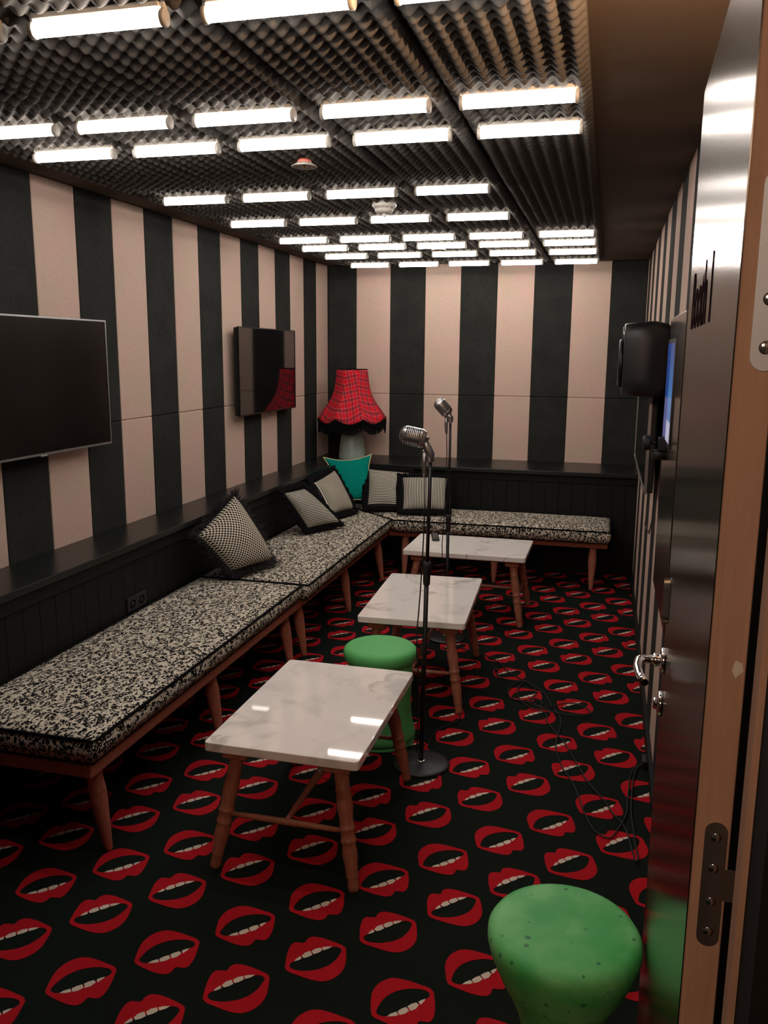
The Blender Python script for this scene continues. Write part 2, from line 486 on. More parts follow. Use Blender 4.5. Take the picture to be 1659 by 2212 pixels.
# ------------------------------------------------------------------ walls of striped panels
def wall(name, x0, x1, y0, y1, z0, z1, label):
    bm = newbm(); box(bm, x0, x1, y0, y1, z0, z1)
    return tag(obj(name, bm, 'wallcore'), label, kind='structure')
TH = .022
wl = wall('wall_left', -.12, -TH, YF-.1, .1, 0, ZC, 'left wall of upright pink and black acoustic panels')
wb = wall('wall_back', -.12, W+.12, TH, .12, 0, ZC, 'end wall of upright pink and black acoustic panels')
wr = wall('wall_right', W+TH, W+.12, YF-.1, .1, 0, ZC, 'right wall of narrow looking pink and black acoustic panels')
pcache = {}
def panel(parent, colr, w, h, axis, a0, z0, sgn, face):
    key = (colr, round(w, 3), round(h, 3), axis, sgn)
    if key not in pcache:
        bm = newbm(); g = .0012
        if axis == 'y': box(bm, 0, TH, g, w-g, g, h-g)
        else: box(bm, g, w-g, 0, TH, g, h-g)
        bevel(bm, .0045, 2)
        o = obj('acoustic_panel', bm, colr, parent); pcache[key] = o
    else:
        o = pcache[key].copy(); COL.objects.link(o); o.parent = parent
    j = random.uniform(-.0012, .0008)
    if axis == 'y': o.location = (face + j*1.0, a0, z0)
    else: o.location = (a0, face + j, z0)
    return o
k = 0
while -.3*(k+1) > YF-.05:
    y0 = -.3*(k+1); c = 'pink' if k % 2 == 0 else 'blackp'
    panel(wl, c, .3, ZS-ZH+.02, 'y', y0, ZH-.02, 1, -TH)
    panel(wl, c, .3, ZC-ZS, 'y', y0, ZS, 1, -TH)
    k += 1
edges = [0.0] + [.256+.3*i for i in range(8)] + [W]
for i in range(len(edges)-1):
    c = 'blackp' if i % 2 == 0 else 'pink'
    w = edges[i+1]-edges[i]
    panel(wb, c, w, ZS-ZH+.02, 'x', edges[i], ZH-.02, 1, 0)
    panel(wb, c, w, ZC-ZS, 'x', edges[i], ZS, 1, 0)
re = [0.0, -.17] + [-.17-.3*i for i in range(1, 20)]
for i in range(len(re)-1):
    if re[i+1] < YF: break
    c = 'pink' if i % 2 == 0 else 'blackp'
    w = re[i]-re[i+1]; zb = ZH-.02 if i == 0 else .052
    panel(wr, c, w, ZS-zb, 'y', re[i+1], zb, -1, W)
    panel(wr, c, w, ZC-ZS, 'y', re[i+1], ZS, -1, W)
bm = newbm(); box(bm, W-.017, W+TH, YF, WY, .001, .056); bevel(bm, .003, 1)
tag(obj('baseboard_right', bm, 'blackwood'), 'low black skirting board along the right wall', kind='structure')
# front wall with the doorway the camera looks through
bm = newbm()
box(bm, -.12, 1.50, YF-.1, YF, 0, ZC); box(bm, 1.50, W+TH, YF-.1, YF-.032, 2.19, ZC); box(bm, 2.5405, W+TH, YF-.1, YF-.032, 0, ZC)
tag(obj('wall_front', bm, 'wallcore'), 'dark wall around the open doorway', kind='structure')
bm = newbm(); box(bm, 2.5335, 2.62, YF-.0315, YF-.001, 0, 2.185); box(bm, 1.501, 1.52, YF-.1, YF, 0, 2.185)
tag(obj('trim_1', bm, 'dooredge'), 'slim brown wooden jamb of the doorway', kind='structure')

# boxed-out boarding below the ledges
def boarding(name, label, horiz):
    bm = newbm()
    if horiz: box(bm, WX+.004, W-.001, WY+.012, -.001, .001, .764)
    else: box(bm, .001, WX-.012, YF+.001, -.0015, .001, .764)
    root = tag(obj(name, bm, 'wallcore'), label, kind='structure')
    w = .1; n = int(((W-WX-.004) if horiz else (-YF+WY))/w); base = None
    for i in range(n+1):
        if horiz:
            a0 = WX+.004+w*i; ww = min(w, W-.002-a0)
        else:
            a0 = WY-w*(i+1); ww = w
            if a0 < YF: break
        if ww < .02: continue
        if base is None or abs(ww-w) > 1e-6:
            bm = newbm()
            if horiz: box(bm, .0006, ww-.0006, 0, .0125, 0, .70)
            else: box(bm, 0, .0125, .0006, ww-.0006, 0, .70)
            bevel(bm, .0015, 1)
            o = obj('board', bm, 'blackwood', root); base = base or o
        else:
            o = base.copy(); COL.objects.link(o)
        o.location = (a0, WY, .004) if horiz else (WX-.0125, a0, .004)
    bm = newbm()
    if horiz: box(bm, WX+.004, W-.002, WY-.008, WY+.012, .705, .764)
    else: box(bm, WX-.012, WX+.012, YF+.001, WY-.008, .705, .764)
    bevel(bm, .002, 1); obj('fascia', bm, 'blackwood', root)
    return root
bl = boarding('trim_2', 'black upright boarding below the left ledge', False)
bb = boarding('trim_3', 'black upright boarding below the ledge at the far end', True)
# socket plate on left boarding
t = thing('socket_plate', 'small black socket plate low on the left boarding above the near bench', 'socket', (WX, -3.65, .50))
bm = newbm(); box(bm, 0, .008, -.085, .085, -.035, .035); bevel(bm, .003, 2); obj('plate', bm, 'plastic', t)
for s in (-1, 1):
    bm = newbm(); lathe(bm, [(0, .0095), (.012, .0095), (.014, .008), (.021, .008), (.022, .0098), (.024, .0098), (.024, .0078)], 20, (1, 0, 0), (0, .04*s, 0)); obj('outlet', bm, 'rubber', t)

def ledge(name, label, poly):
    bm = newbm(); prism(bm, poly, .766, ZH); bevel(bm, .003, 2)
    return tag(obj(name, bm, 'ledge'), label, 'shelf')
ledge('wall_ledge', 'long narrow black satin ledge running along the left wall', [(.001, YF+.002), (.275, YF+.002), (.275, -.600), (.001, -.001)])
ledge('wall_ledge', 'deep black satin ledge across the far end wall under the lamp', [(.0025, -.001), (.2765, -.600), (W-.001, -.600), (W-.001, -.001)])

# ------------------------------------------------------------------ tube lights
rows = [(-.56, [0, 1, 2, 3, 4]), (-1.19, [0, 1, 2, 3, 4]), (-1.662, [0, 1, 2, 3, 4]), (-2.062, [0, 1, 2, 3, 4]), (-2.764, [0, 1, 2, 3]),
        (-3.478, [0, 1, 2, 3]), (-4.372, [0, 1, 2, 3, 4]), (-4.693, [0, 1, 2, 3, 4]), (-5.42, [1, 2, 3, 4])]
TX = [.377, .764, 1.151, 1.545, 1.941]
ordn = ['first', 'second', 'third', 'fourth', 'fifth', 'sixth', 'seventh', 'eighth', 'ninth']
proto = None
def tube_light():
    r = thing('tube_light', '', 'light')
    bm = newbm(); tube(bm, [(.009, 0, 0), (.305, 0, 0)], .0150, 16); obj('lit_tube', bm, 'tube', r)
    bm = newbm(); box(bm, .0095, .3045, -.0135, .0135, .0160, .0300); bevel(bm, .003, 2); obj('housing', bm, 'white', r)
    for x0 in (0, .305):
        bm = newbm(); lathe(bm, [(0, 0), (.0165, 0), (.0175, .002), (.0175, .009), (.0165, .0105), (0, .0105)], 16, (1, 0, 0), (x0, 0, 0)); obj('end_cap', bm, 'white', r)
        bm = newbm(); box(bm, x0+.001, x0+.009, -.008, .008, .0165, .060); bevel(bm, .001, 1); obj('bracket', bm, 'white', r)
    return r
for ri, (y, cols) in enumerate(rows):
    for n, ci in enumerate(cols):
        nm = 'row of tubes nearest the far wall' if ri == 0 else ('nearest row of tubes' if ri == 8 else '%s row of tubes from the far wall' % ordn[ri])
        lab = '%s lit tube from the left in the %s' % (ordn[ci] if ri < 8 else ordn[n], nm)
        loc = (TX[ci], y+random.uniform(-.004, .004), 2.340)
        if proto is None: proto = tube_light(); proto.location = loc; proto['label'] = lab; proto['group'] = 'short tube lights on the foam ceiling'
        else: dup(proto, loc, None, lab)

# ceiling fittings
t = thing('smoke_detector', 'round white smoke detector hanging in the middle of the ceiling', 'detector', (1.308, -3.08, 2.345))
bm = newbm(); lathe(bm, [(0, .056), (.055, .056), (.058, .045), (.058, .012), (.054, .004), (.046, 0), (0, 0)], 36); obj('body', bm, 'white', t)
bm = newbm(); lathe(bm, [(.036, -.001), (.045, -.004), (.040, -.018), (.022, -.024), (0, -.024)], 36); obj('sensor_dome', bm, 'white', t)
for k in range(8):
    a = k*PI/4; bm = newbm(); tube(bm, [(.046*math.cos(a), .046*math.sin(a), .002), (.040*math.cos(a), .040*math.sin(a), -.019)], .0022, 6); obj('rib', bm, 'white', t)
bm = newbm(); lathe(bm, [(0, -.024), (.010, -.024), (.010, -.036), (.006, -.040), (0, -.040)], 16); obj('test_tip', bm, 'white', t)
def sprinkler(loc, label):
    t = thing('sprinkler', label, 'sprinkler', loc)
    bm = newbm(); lathe(bm, [(.012, .012), (.030, .004), (.047, -.006), (.047, -.008), (.030, .001), (.010, .007)], 32); obj('cover_dish', bm, 'white', t)
    bm = newbm(); lathe(bm, [(0, .022), (.018, .020), (.026, .010), (.018, .006), (0, .006)], 24); obj('cap', bm, 'redplastic', t)
    bm = newbm(); tube(bm, [(0, 0, .006), (0, 0, -.012)], .006, 10); obj('nozzle', bm, 'brass', t)
    bm = newbm(); tube(bm, [(0, 0, .02), (0, 0, ZC-loc[2])], .007, 10); obj('drop_pipe', bm, 'blackmetal', t)
    return t
sprinkler((1.262, -4.05, 2.345), 'round pale sprinkler dish with an orange top below the foam, nearer one')
sprinkler((1.28, -1.60, 2.330), 'small far sprinkler dish between the tube rows over the far table')

# ------------------------------------------------------------------ televisions
def tv(label, x, y0, y1, z0, z1, sgn, mat, frame='silver', group=None, depth=.045):
    t = thing('television', label, 'television', (x, (y0+y1)/2, z0))
    h = z1-z0; hw = (y1-y0)/2
    bm = newbm(); box(bm, -depth*.8, -.004, -hw+.004, hw-.004, .004, h-.004); bevel(bm, .006, 2); obj('back_case', bm, 'plastic', t)
    bm = newbm()
    for q in ((-hw, hw, 0, .009), (-hw, hw, h-.007, h), (-hw, -hw+.007, .009, h-.007), (hw-.007, hw, .009, h-.007)):
        box(bm, -.010, .003, q[0], q[1], q[2], q[3])
    obj('bezel', bm, frame, t)
    bm = newbm(); box(bm, -.004, .0, -hw+.007, hw-.007, .009, h-.007); obj('screen', bm, mat, t)
    bm = newbm(); box(bm, -.006, .004, -.022, .022, -.006, .001); bevel(bm, .001, 1); obj('badge', bm, frame, t)
    bm = newbm(); box(bm, -(x if sgn > 0 else W-x)+.003, -depth*.8+.002, -.12, .12, h*.35, h*.65); obj('wall_mount', bm, 'blackmetal', t)
    if sgn < 0: t.rotation_euler = (0, 0, PI)
    return t
tv('wide black television on the left wall cut by the photo edge, nearer one', .08, -4.548, -3.530, 1.240, 1.815, 1, 'screen_matt')
tv('black television further along the left wall, red lampshade mirrored in it', .074, -2.030, -1.010, 1.259, 1.834, 1, 'screen', 'blackmetal')
t3 = tv('black television edge on at the right wall below the loudspeaker', 2.557, -3.15, -1.62, 1.055, 1.80, -1, 'screen', 'satin')

# ------------------------------------------------------------------ benches
def leg_prof(h, rt=.023, rm=.030, rb=.014):
    return [(0, h), (rt, h), (rt+.001, h*.96), (rm, h*.72), (rm-.002, h*.55), (rb+.005, h*.2), (rb, .004), (rb-.002, 0), (0, 0)]
def bench(name, label, P, L, rz, nlegs, mitre=(0, 0), endrail=(True, True)):
    # local x along the length, local -y is the front edge; depth .55
    t = thing(name, label, 'bench', P, rz, 'wooden benches along the walls')
    D = .56; mf, mb = mitre
    def railpoly(y0, y1):
        # mitre cut at start (mf) or end (mb): 45 degree line
        f = lambda y: -(y0-0)*0
        return None
    bm = newbm(); a = mf*.035; b = mb*.035
    prism(bm, [(0, 0), (L, 0), (L-b, .035), (a, .035)], .312, .362); bevel(bm, .006, 2); obj('front_rail', bm, 'bench', t)
    bm = newbm(); box(bm, mf*D, L-mb*D, D-.03, D, .312, .358); bevel(bm, .004, 1); obj('back_rail', bm, 'bench', t)
    for i, e in enumerate(endrail):
        if not e: continue
        x0 = .004 if i == 0 else L-.034
        bm = newbm(); box(bm, x0, x0+.03, .0355, D-.031, .312, .358); bevel(bm, .004, 1); obj('end_rail', bm, 'bench', t)
    bm = newbm(); prism(bm, [(.04+mf*.04, .04), (L-.04-mb*.04, .04), (L-.04-mb*.5, D-.035), (.04+mf*.5, D-.035)], .352, .364); obj('seat_board', bm, 'board', t)
    xs = [.10+mf*.02, L/2, L-.10-mb*.02] if nlegs == 3 else [.1, L-.1]
    for i, x in enumerate(xs):
        for (y, s) in ((.062, -1), (D-.075, 1)):
            if s > 0 and ((mf and i == 0) or (mb and i == len(xs)-1)):
                x2 = x + (mf*.45 if i == 0 else -mb*.45)
            else: x2 = x
            bm = newbm(); top = Vector((x2, y, .3105)); foot = Vector((x2, y+s*.045, 0.0))
            d = (top-foot); lathe(bm, leg_prof(d.length), 20, d.normalized(), foot)
            for v in bm.verts:
                if v.co.z < .003: v.co.z = .001
            obj('leg', bm, 'bench', t)
        bm = newbm(); box(bm, x-.02, x+.02, .036, D-.031, .280, .3115)
        if not ((mf and i == 0) or (mb and i == len(xs)-1)): obj('cross_beam', bm, 'bench', t)
        else: bm.free()
    return t
XF = .822   # bench fronts on the left side
bench('bench', 'nearest reddish wooden bench on the left with tapered round legs', (XF, -4.908, 0), 1.945, PI/2, 3)
bench('bench', 'second reddish wooden bench on the left, running into the far corner', (XF, -2.958, 0), 1.922, PI/2, 3, (0, 1), (True, False))
bench('bench', 'reddish wooden bench across the far end with its right end free', (XF+.001, -1.036, 0), 1.608, 0, 3, (1, 0), (False, True))

def cushion(label, poly, z0=.3665, h=.088, crown=.016):
    # rounded slab from a 4 corner polygon with a puffed top
    cx = sum(p[0] for p in poly)/4; cy = sum(p[1] for p in poly)/4
    N1, N2 = 46, 16
    P = [Vector(p) for p in poly]
    def pt(u, v): return (P[0]*(1-u)+P[1]*u)*(1-v)+(P[3]*(1-u)+P[2]*u)*v
    bm = newbm()
    def grid(zf, flip):
        g = [[None]*(N2+1) for _ in range(N1+1)]
        for i in range(N1+1):
            for j in range(N2+1):
                u, v = i/N1, j/N2; q = pt(u, v); g[i][j] = bm.verts.new((q.x, q.y, zf(u, v)))
        for i in range(N1):
            for j in range(N2):
                f = (g[i][j], g[i+1][j], g[i+1][j+1], g[i][j+1]); ff = bm.faces.new(f[::-1] if flip else f); ff.smooth = True
        return g
    ph = random.uniform(0, 6)
    def topz(u, v):
        e = min(1, min(u, 1-u)*14)*min(1, min(v, 1-v)*5)
        return z0+h + crown*math.sqrt(max(0, e)) + .003*math.sin(u*17+ph)*math.sin(v*5+ph)*e
    a = grid(topz, False); b = grid(lambda u, v: z0, True)
    cc = Vector((cx, cy)); el = (P[1]-P[0]).normalized(); es = Vector((-el.y, el.x))
    hl_ = max(abs((q-cc).dot(el)) for q in P); hs_ = max(abs((q-cc).dot(es)) for q in P)
    for row in b:
        for v_ in row:
            q = Vector((v_.co.x, v_.co.y))-cc; q = el*q.dot(el)*(1-.016/hl_) + es*q.dot(es)*(1-.020/hs_); v_.co.x, v_.co.y = (cc+q)
    loop = [(i, 0) for i in range(N1)] + [(N1, j) for j in range(N2)] + [(i, N2) for i in range(N1, 0, -1)] + [(0, j) for j in range(N2, 0, -1)]
    n = len(loop)
    def outw(q, k):
        d = (Vector((q.x, q.y))-Vector((cx, cy))); 
        i, j = loop[k]; o = Vector((0, 0))
        e_long = (P[1]-P[0]).normalized(); e_sh = Vector((-e_long.y, e_long.x))
        if (P[3]-P[0]).dot(e_sh) < 0: e_sh = -e_sh
        if j == 0: o -= e_sh
        if j == N2: o += e_sh
        if i == 0: o -= e_long
        if i == N1: o += e_long
        return o.normalized() if o.length else o
    mid = []
    for k, (i, j) in enumerate(loop):
        q = a[i][j].co; o = outw(q, k)*.007
        mid.append(bm.verts.new((q.x+o.x, q.y+o.y, z0+h*.5)))
    for k in range(n):
        k2 = (k+1) % n; (i, j), (i2, j2) = loop[k], loop[k2]
        f = bm.faces.new((a[i][j], mid[k], mid[k2], a[i2][j2])); f.smooth = True
        f = bm.faces.new((mid[k], b[i][j], b[i2][j2], mid[k2])); f.smooth = True
    topl = [a[i][j].co.copy() + Vector((outw(a[i][j].co, k).x, outw(a[i][j].co, k).y, 0))*.001 for k, (i, j) in enumerate(loop)]
    botl = [b[i][j].co.copy() for i, j in loop]
    o = tag(obj('seat_cushion', bm, 'leopard'), label, 'cushion', 'leopard print bench cushions')
    for L_, zoff in ((topl, .001), (botl, .004)):
        bm = newbm(); tube(bm, [p+Vector((0, 0, zoff)) for p in L_] + [L_[0]+Vector((0, 0, zoff))], .0055, 6, False); obj('piping', bm, 'blackfab', o)
    return o
cushion('leopard print bench cushion with black piping, nearest on the left', [(.852, -4.925), (.852, -3.018), (.258, -3.018), (.258, -4.925)])
cushion('leopard print bench cushion running to the far left corner, mitred end', [(.885, -3.004), (.868, -1.136), (.258, -.574), (.258, -3.004)])
cushion('leopard print bench cushion across the far end below the deep ledge', [(.884, -1.142), (2.445, -1.142), (2.445, -.570), (.275, -.570)])

# ------------------------------------------------------------------ marble tables
def table(label, x0, x1, y0, y1, rz=0, long='y', ztop=.45):
    cx, cy = (x0+x1)/2, (y0+y1)/2; w, l = (x1-x0), (y1-y0)
    t = thing('side_table', label, 'table', (cx, cy, 0), rz, 'marble topped tables in the middle of the room')
    hw, hl = w/2, l/2; th = .030
    bm = newbm(); c = .014
    poly = []
    for sx, sy in ((1, -1), (1, 1), (-1, 1), (-1, -1)):
        a = [(sx*(hw-c), sy*hl), (sx*hw, sy*(hl-c))]
        if (sx, sy) in ((1, -1), (-1, 1)): a = a
        else: a = a[::-1]
        # order counter clockwise
        if (sx, sy) == (1, -1): poly += [(hw-c, -hl), (hw-c*.3, -hl+c*.3), (hw, -hl+c)]
        if (sx, sy) == (1, 1): poly += [(hw, hl-c), (hw-c*.3, hl-c*.3), (hw-c, hl)]
        if (sx, sy) == (-1, 1): poly += [(-hw+c, hl), (-hw+c*.3, hl-c*.3), (-hw, hl-c)]
        if (sx, sy) == (-1, -1): poly += [(-hw, -hl+c), (-hw+c*.3, -hl+c*.3), (-hw+c, -hl)]
    prism(bm, poly, ztop-th, ztop); bevel(bm, .0025, 2, [e for e in bm.edges if abs(e.verts[0].co.z-e.verts[1].co.z) < 1e-6])
    obj('marble_top', bm, 'marble', t)
    bm = newbm(); box(bm, -hw+.035, hw-.035, -hl+.035, hl-.035, ztop-th-.014, ztop-th-.0005); bevel(bm, .002, 1); obj('under_frame', bm, 'tablewood', t)
    zt = ztop-th-.0145
    feet = {}
    for sx in (-1, 1):
        for sy in (-1, 1):
            top = Vector((sx*(hw-.085), sy*(hl-.085), zt-.001)); foot = Vector((sx*(hw-.018), sy*(hl-.018), .001))
            feet[(sx, sy)] = (top, foot)
            d = top-foot; L = d.length
            pr = [(0, 0), (.0165, 0), (.019, .012), (.017, .035), (.0185, .045), (.021, .050), (.0185, .055), (.021, .060), (.0185, .065), (.021, .070), (.020, .078), (.0245, .110), (.0235, .135), (.0215, .150),
                  (.0245, .156), (.0265, .161), (.0245, .166), (.023, .175), (.023, .192), (.0255, .197), (.027, .201), (.0245, .206), (.0225, .214), (.0225, .235), (.0265, .270), (.0245, .300), (.0225, .318), (.0250, .324), (.0225, .330), (.024, L-.04), (.026, L-.02), (.026, L-.012), (0, L-.012)]
            bm = newbm(); lathe(bm, pr, 20, d.normalized(), foot)
            for v in bm.verts: v.co.z = max(v.co.z, .001)
            lg = obj('leg', bm, 'tablewood', t)
            bm = newbm(); box(bm, top.x-.042, top.x+.042, top.y-.042, top.y+.042, zt-.026, zt-.0005); bevel(bm, .003, 1); obj('leg_block', bm, 'tablewood', t)
    def on(s, z): 
        a, b = feet[s]; f = (z-b.z)/(a.z-b.z); return b.lerp(a, f)
    zs = .185
    mids = []
    pairs = [((-1, -1), (1, -1)), ((-1, 1), (1, 1))] if l >= w else [((-1, -1), (-1, 1)), ((1, -1), (1, 1))]
    for a, b in pairs:
        p, q = on(a, zs), on(b, zs); mids.append((p+q)/2)
        bm = newbm(); d = (q-p); s = d.normalized()*.02
        tube(bm, [p+s, p.lerp(q, .3), p.lerp(q, .5), p.lerp(q, .7), q-s], [.0075, .0100, .0115, .0100, .0075], 12); obj('stretcher', bm, 'tablewood', t)
    p, q = mids; d = (q-p).normalized()*.010
    bm = newbm(); tube(bm, [p+d, p.lerp(q, .18), p.lerp(q, .32), p.lerp(q, .5), p.lerp(q, .68), p.lerp(q, .82), q-d], [.008, .0095, .0115, .0155, .0115, .0095, .008], 12)
    obj('stretcher', bm, 'tablewood', t)
    return t
table('nearest white marble table with three lamp glints on its top', 1.181, 1.697, -4.822, -4.050)
table('middle white marble table behind the green drum stool', 1.262, 1.775, -3.418, -2.596, .045)
table('far white marble table with the black remote on it', 1.172, 1.944, -2.045, -1.522, -.008)

t = thing('remote_control', 'slim black remote control lying on the far marble table', 'remote', (1.30, -1.636, .4505), math.radians(14))
bm = newbm(); box(bm, -.024, .024, -.10, .10, 0, .017); bevel(bm, .006, 3); obj('shell', bm, 'plastic', t)
bm = newbm()
for i in range(3):
    for j in range(9): box(bm, -.015+.011*i, -.007+.011*i, -.080+.018*j, -.070+.018*j, .0165, .0185)
tag(obj('button_pad', bm, 'remote_key', t), 'grey keys')

# ------------------------------------------------------------------ stools
t = thing('drum_stool', 'green drum stool, nearly straight sided, tucked behind the nearest table', 'stool', (1.477, -3.735, .001))
bm = newbm(); lathe(bm, [(0, .430), (.120, .430), (.145, .426), (.157, .416), (.160, .402), (.158, .382), (.150, .368), (.139, .362)], 56); obj('seat', bm, 'green2', t)
bm = newbm(); lathe(bm, [(.139, .3615), (.141, .33), (.138, .25), (.135, .20), (.137, .14), (.146, .075), (.156, .045), (.158, .028), (.152, .018)], 56); obj('body', bm, 'green2', t)
bm = newbm(); lathe(bm, [(.151, .0175), (.156, .014), (.156, .003), (.150, 0), (0, 0)], 56); obj('foot_ring', bm, 'green2', t)
t = thing('hourglass_stool', 'large speckled green hourglass stool in front beside the open door', 'stool', (2.343, -5.462, .001))
bm = newbm(); lathe(bm, [(0, .484), (.10, .4845), (.138, .483), (.153, .477), (.161, .465), (.1615, .448), (.155, .420), (.143, .390), (.1305, .360)], 72); obj('seat', bm, 'green', t)
bm = newbm(); lathe(bm, [(.1305, .3598), (.112, .325), (.095, .285), (.084, .245), (.081, .222)], 72); obj('upper_body', bm, 'green', t)
bm = newbm(); lathe(bm, [(.081, .2215), (.085, .19), (.098, .145), (.120, .095), (.142, .050), (.152, .025), (.154, .010), (.148, 0), (0, 0)], 72); obj('lower_body', bm, 'green', t)

# ------------------------------------------------------------------ pillows
def pillow(name, label, BL, BR, TR, TL, mat, T=.055, trim=None, tw=.035, piping=None, pinch=.06, fringe=False, group='scatter cushions on the benches'):
    BL, BR, TR, TL = map(Vector, (BL, BR, TR, TL)); N = 22
    nrm = (BR-BL).cross(TL-BL).normalized()
    def P(u, v):
        # pinched outline
        uu = u + (.5-u)*pinch*(1-(2*v-1)**2)*(abs(2*u-1)); vv = v + (.5-v)*pinch*(1-(2*u-1)**2)*(abs(2*v-1))
        return (BL*(1-uu)+BR*uu)*(1-vv)+(TL*(1-uu)+TR*uu)*vv
    bm = newbm(); uvl = bm.loops.layers.uv.new('UVMap')
    sides = []
    ph = random.uniform(0, 6)
    for s in (1, -1):
        g = []
        for i in range(N+1):
            r = []
            for j in range(N+1):
                u, v = i/N, j/N
                h = T*(max(0, (1-(2*u-1)**2))*max(0, (1-(2*v-1)**2)))**.42
                h *= 1 + .07*math.sin(7*u+ph)*math.sin(6*v+ph)
                r.append(bm.verts.new(P(u, v)+nrm*h*s))
            g.append(r)
        sides.append(g)
        for i in range(N):
            for j in range(N):
                idx = [(i, j), (i+1, j), (i+1, j+1), (i, j+1)]
                if s < 0: idx = idx[::-1]
                f = bm.faces.new([g[a][b] for a, b in idx]); f.smooth = True
                for lp, (a, b) in zip(f.loops, idx): lp[uvl].uv = (a/N, b/N)
    bmesh.ops.remove_doubles(bm, verts=bm.verts, dist=1e-5)
    o = tag(obj(name, bm, mat), label, 'cushion', group)
    loop = [(i/N, 0) for i in range(N)] + [(1, j/N) for j in range(N)] + [(1-i/N, 1) for i in range(N)] + [(0, 1-j/N) for j in range(N)]
    c = (BL+BR+TR+TL)/4
    if piping:
        bm = newbm(); pts = [P(*q) for q in loop]; tube(bm, pts+[pts[0]], .0045, 6, False); obj('piping', bm, piping, o)
    if trim:
        bm = newbm(); rings = []
        n = len(loop)*2
        for lay in range(3):
            ring = []
            for k in range(n):
                a = loop[k//2]; b = loop[(k//2+1) % len(loop)]
                q = P(*a).lerp(P(*b), .5*(k % 2)); d = (q-c); d -= nrm*d.dot(nrm); d.normalize()
                wv = math.sin(k*1.1+ph)*.003*lay
                rr = q + d*(tw*lay/2.0*(1+.04*math.sin(k*.35))) + nrm*wv - Vector((0, 0, .0))*lay
                if rr.z < .484: rr.z = .484 + .001*lay
                ring.append((rr+nrm*.005*(1.3-.5*lay), rr-nrm*.005*(1.3-.5*lay)))
            rings.append([(bm.verts.new(a), bm.verts.new(b)) for a, b in ring])
        for lay in range(2):
            for k in range(n):
                k2 = (k+1) % n; A, B = rings[lay], rings[lay+1]
                bm.faces.new((A[k][0], A[k2][0], B[k2][0], B[k][0])).smooth = True
                bm.faces.new((A[k][1], B[k][1], B[k2][1], A[k2][1])).smooth = True
        for k in range(n):
            k2 = (k+1) % n; A, B = rings[0], rings[2]
            bm.faces.new((B[k][0], B[k2][0], B[k2][1], B[k][1])); bm.faces.new((A[k][0], A[k][1], A[k2][1], A[k2][0]))
        tag(obj('trim', bm, 'blackfab', o), 'black fabric border')
    if fringe:
        bm = newbm()
        for k in range(1500):
            a = random.random()*len(loop); i = int(a); q = P(*loop[i]).lerp(P(*loop[(i+1) % len(loop)]), a-i)
            d = (q-c); d -= nrm*d.dot(nrm); d.normalize()
            e = q + (d + nrm*random.uniform(-.7, .7) + Vector((random.uniform(-.4, .4), random.uniform(-.4, .4), random.uniform(-.4, .2))))*random.uniform(.028, .056)
            m_ = q.lerp(e, .5) + d*.006
            if e.z < .480: e.z = .480
            if m_.z < .481: m_.z = .481
            tube(bm, [q-d*.006, m_, e], [.0022, .0018, .0009], 3, False)
        tag(obj('fringe', bm, 'fringe_mat', o), 'black looped fringe', kind='stuff')
    return o
M['fringe_mat'] = simple('black_fringe_yarn', srgb(34, 28, 32), .85)
pillow('throw_pillow', 'black and cream dotted cushion with shaggy black fringe by the near bench joint', (.462, -3.050, .512), (.583, -2.760, .516), (.300, -2.640, .856), (.330, -3.165, .726), 'dots', .095, fringe=True, pinch=.03)
pillow('throw_pillow', 'striped cushion slumped nearest the viewer, left of the corner pile', (.478, -1.877, .512), (.624, -1.622, .512), (.350, -1.610, .738), (.330, -1.935, .757), 'stripe_h', .070, trim=True, tw=.055, pinch=.03)
pillow('throw_pillow', 'striped cushion leaning on the left boarding next to the teal cushion', (.469, -1.389, .512), (.563, -1.093, .512), (.360, -.945, .780), (.315, -1.310, .730), 'stripe_v', .060, trim=True, tw=.062, pinch=.04)
pillow('throw_pillow', 'plain teal cushion with pale piping standing in the corner', (.400, -.930, .506), (.640, -.80, .506), (.573, -.635, .877), (.212, -.770, .855), 'teal', .045, piping='cream', pinch=.20)
pillow('throw_pillow', 'cushion with level fine stripes, right of the teal cushion', (.625, -.940, .512), (.930, -.915, .512), (.894, -.670, .745), (.562, -.690, .768), 'stripe_h', .055, trim=True, tw=.052, pinch=.05)
pillow('throw_pillow', 'cushion with upright fine stripes behind the microphone stands', (.925, -1.025, .512), (1.243, -.935, .512), (1.214, -.740, .728), (.855, -.765, .722), 'stripe_v', .055, trim=True, tw=.055, pinch=.05)

# ------------------------------------------------------------------ lamp
lp = thing('table_lamp', 'red tartan bell lampshade with black fringe on a pale mint base in the corner', 'lamp', (.322, -.335, ZH+.0005))
bm = newbm(); lathe(bm, [(0, 0), (.112, 0), (.115, .006), (.113, .03), (.103, .13), (.094, .185), (.084, .208), (.064, .226), (.040, .236), (.020, .240), (0, .240)], 48); obj('base', bm, 'vase', lp)
bm = newbm(); lathe(bm, [(0, .2395), (.018, .240), (.018, .25), (.010, .255), (.008, .34), (.016, .345), (.016, .40), (0, .40)], 20); obj('stem', bm, 'chrome', lp)
prof = [(.133, .741), (.137, .70), (.142, .655), (.149, .608), (.158, .57), (.168, .539), (.185, .505), (.206, .471), (.231, .435), (.257, .402), (.279, .372), (.296, .345)]
NP, SUBP = 8, 8; n = NP*SUBP; rot = math.radians(-90+22.5+11.8)
def shade_pt(r, z, k, last=0.0):
    a = 2*PI*k/n + rot; f = (k % SUBP)/SUBP; 
    # flat panels: chord between ribs, slightly hollow
    m = math.cos(PI/NP)/math.cos((f-.5)*2*PI/NP)
    rr = r*(.25+.75*m)
    zz = z - last*(.042*math.sin(PI*f))
    return Vector((rr*math.cos(a), rr*math.sin(a), zz))
bm = newbm(); uvl = bm.loops.layers.uv.new('UVMap')
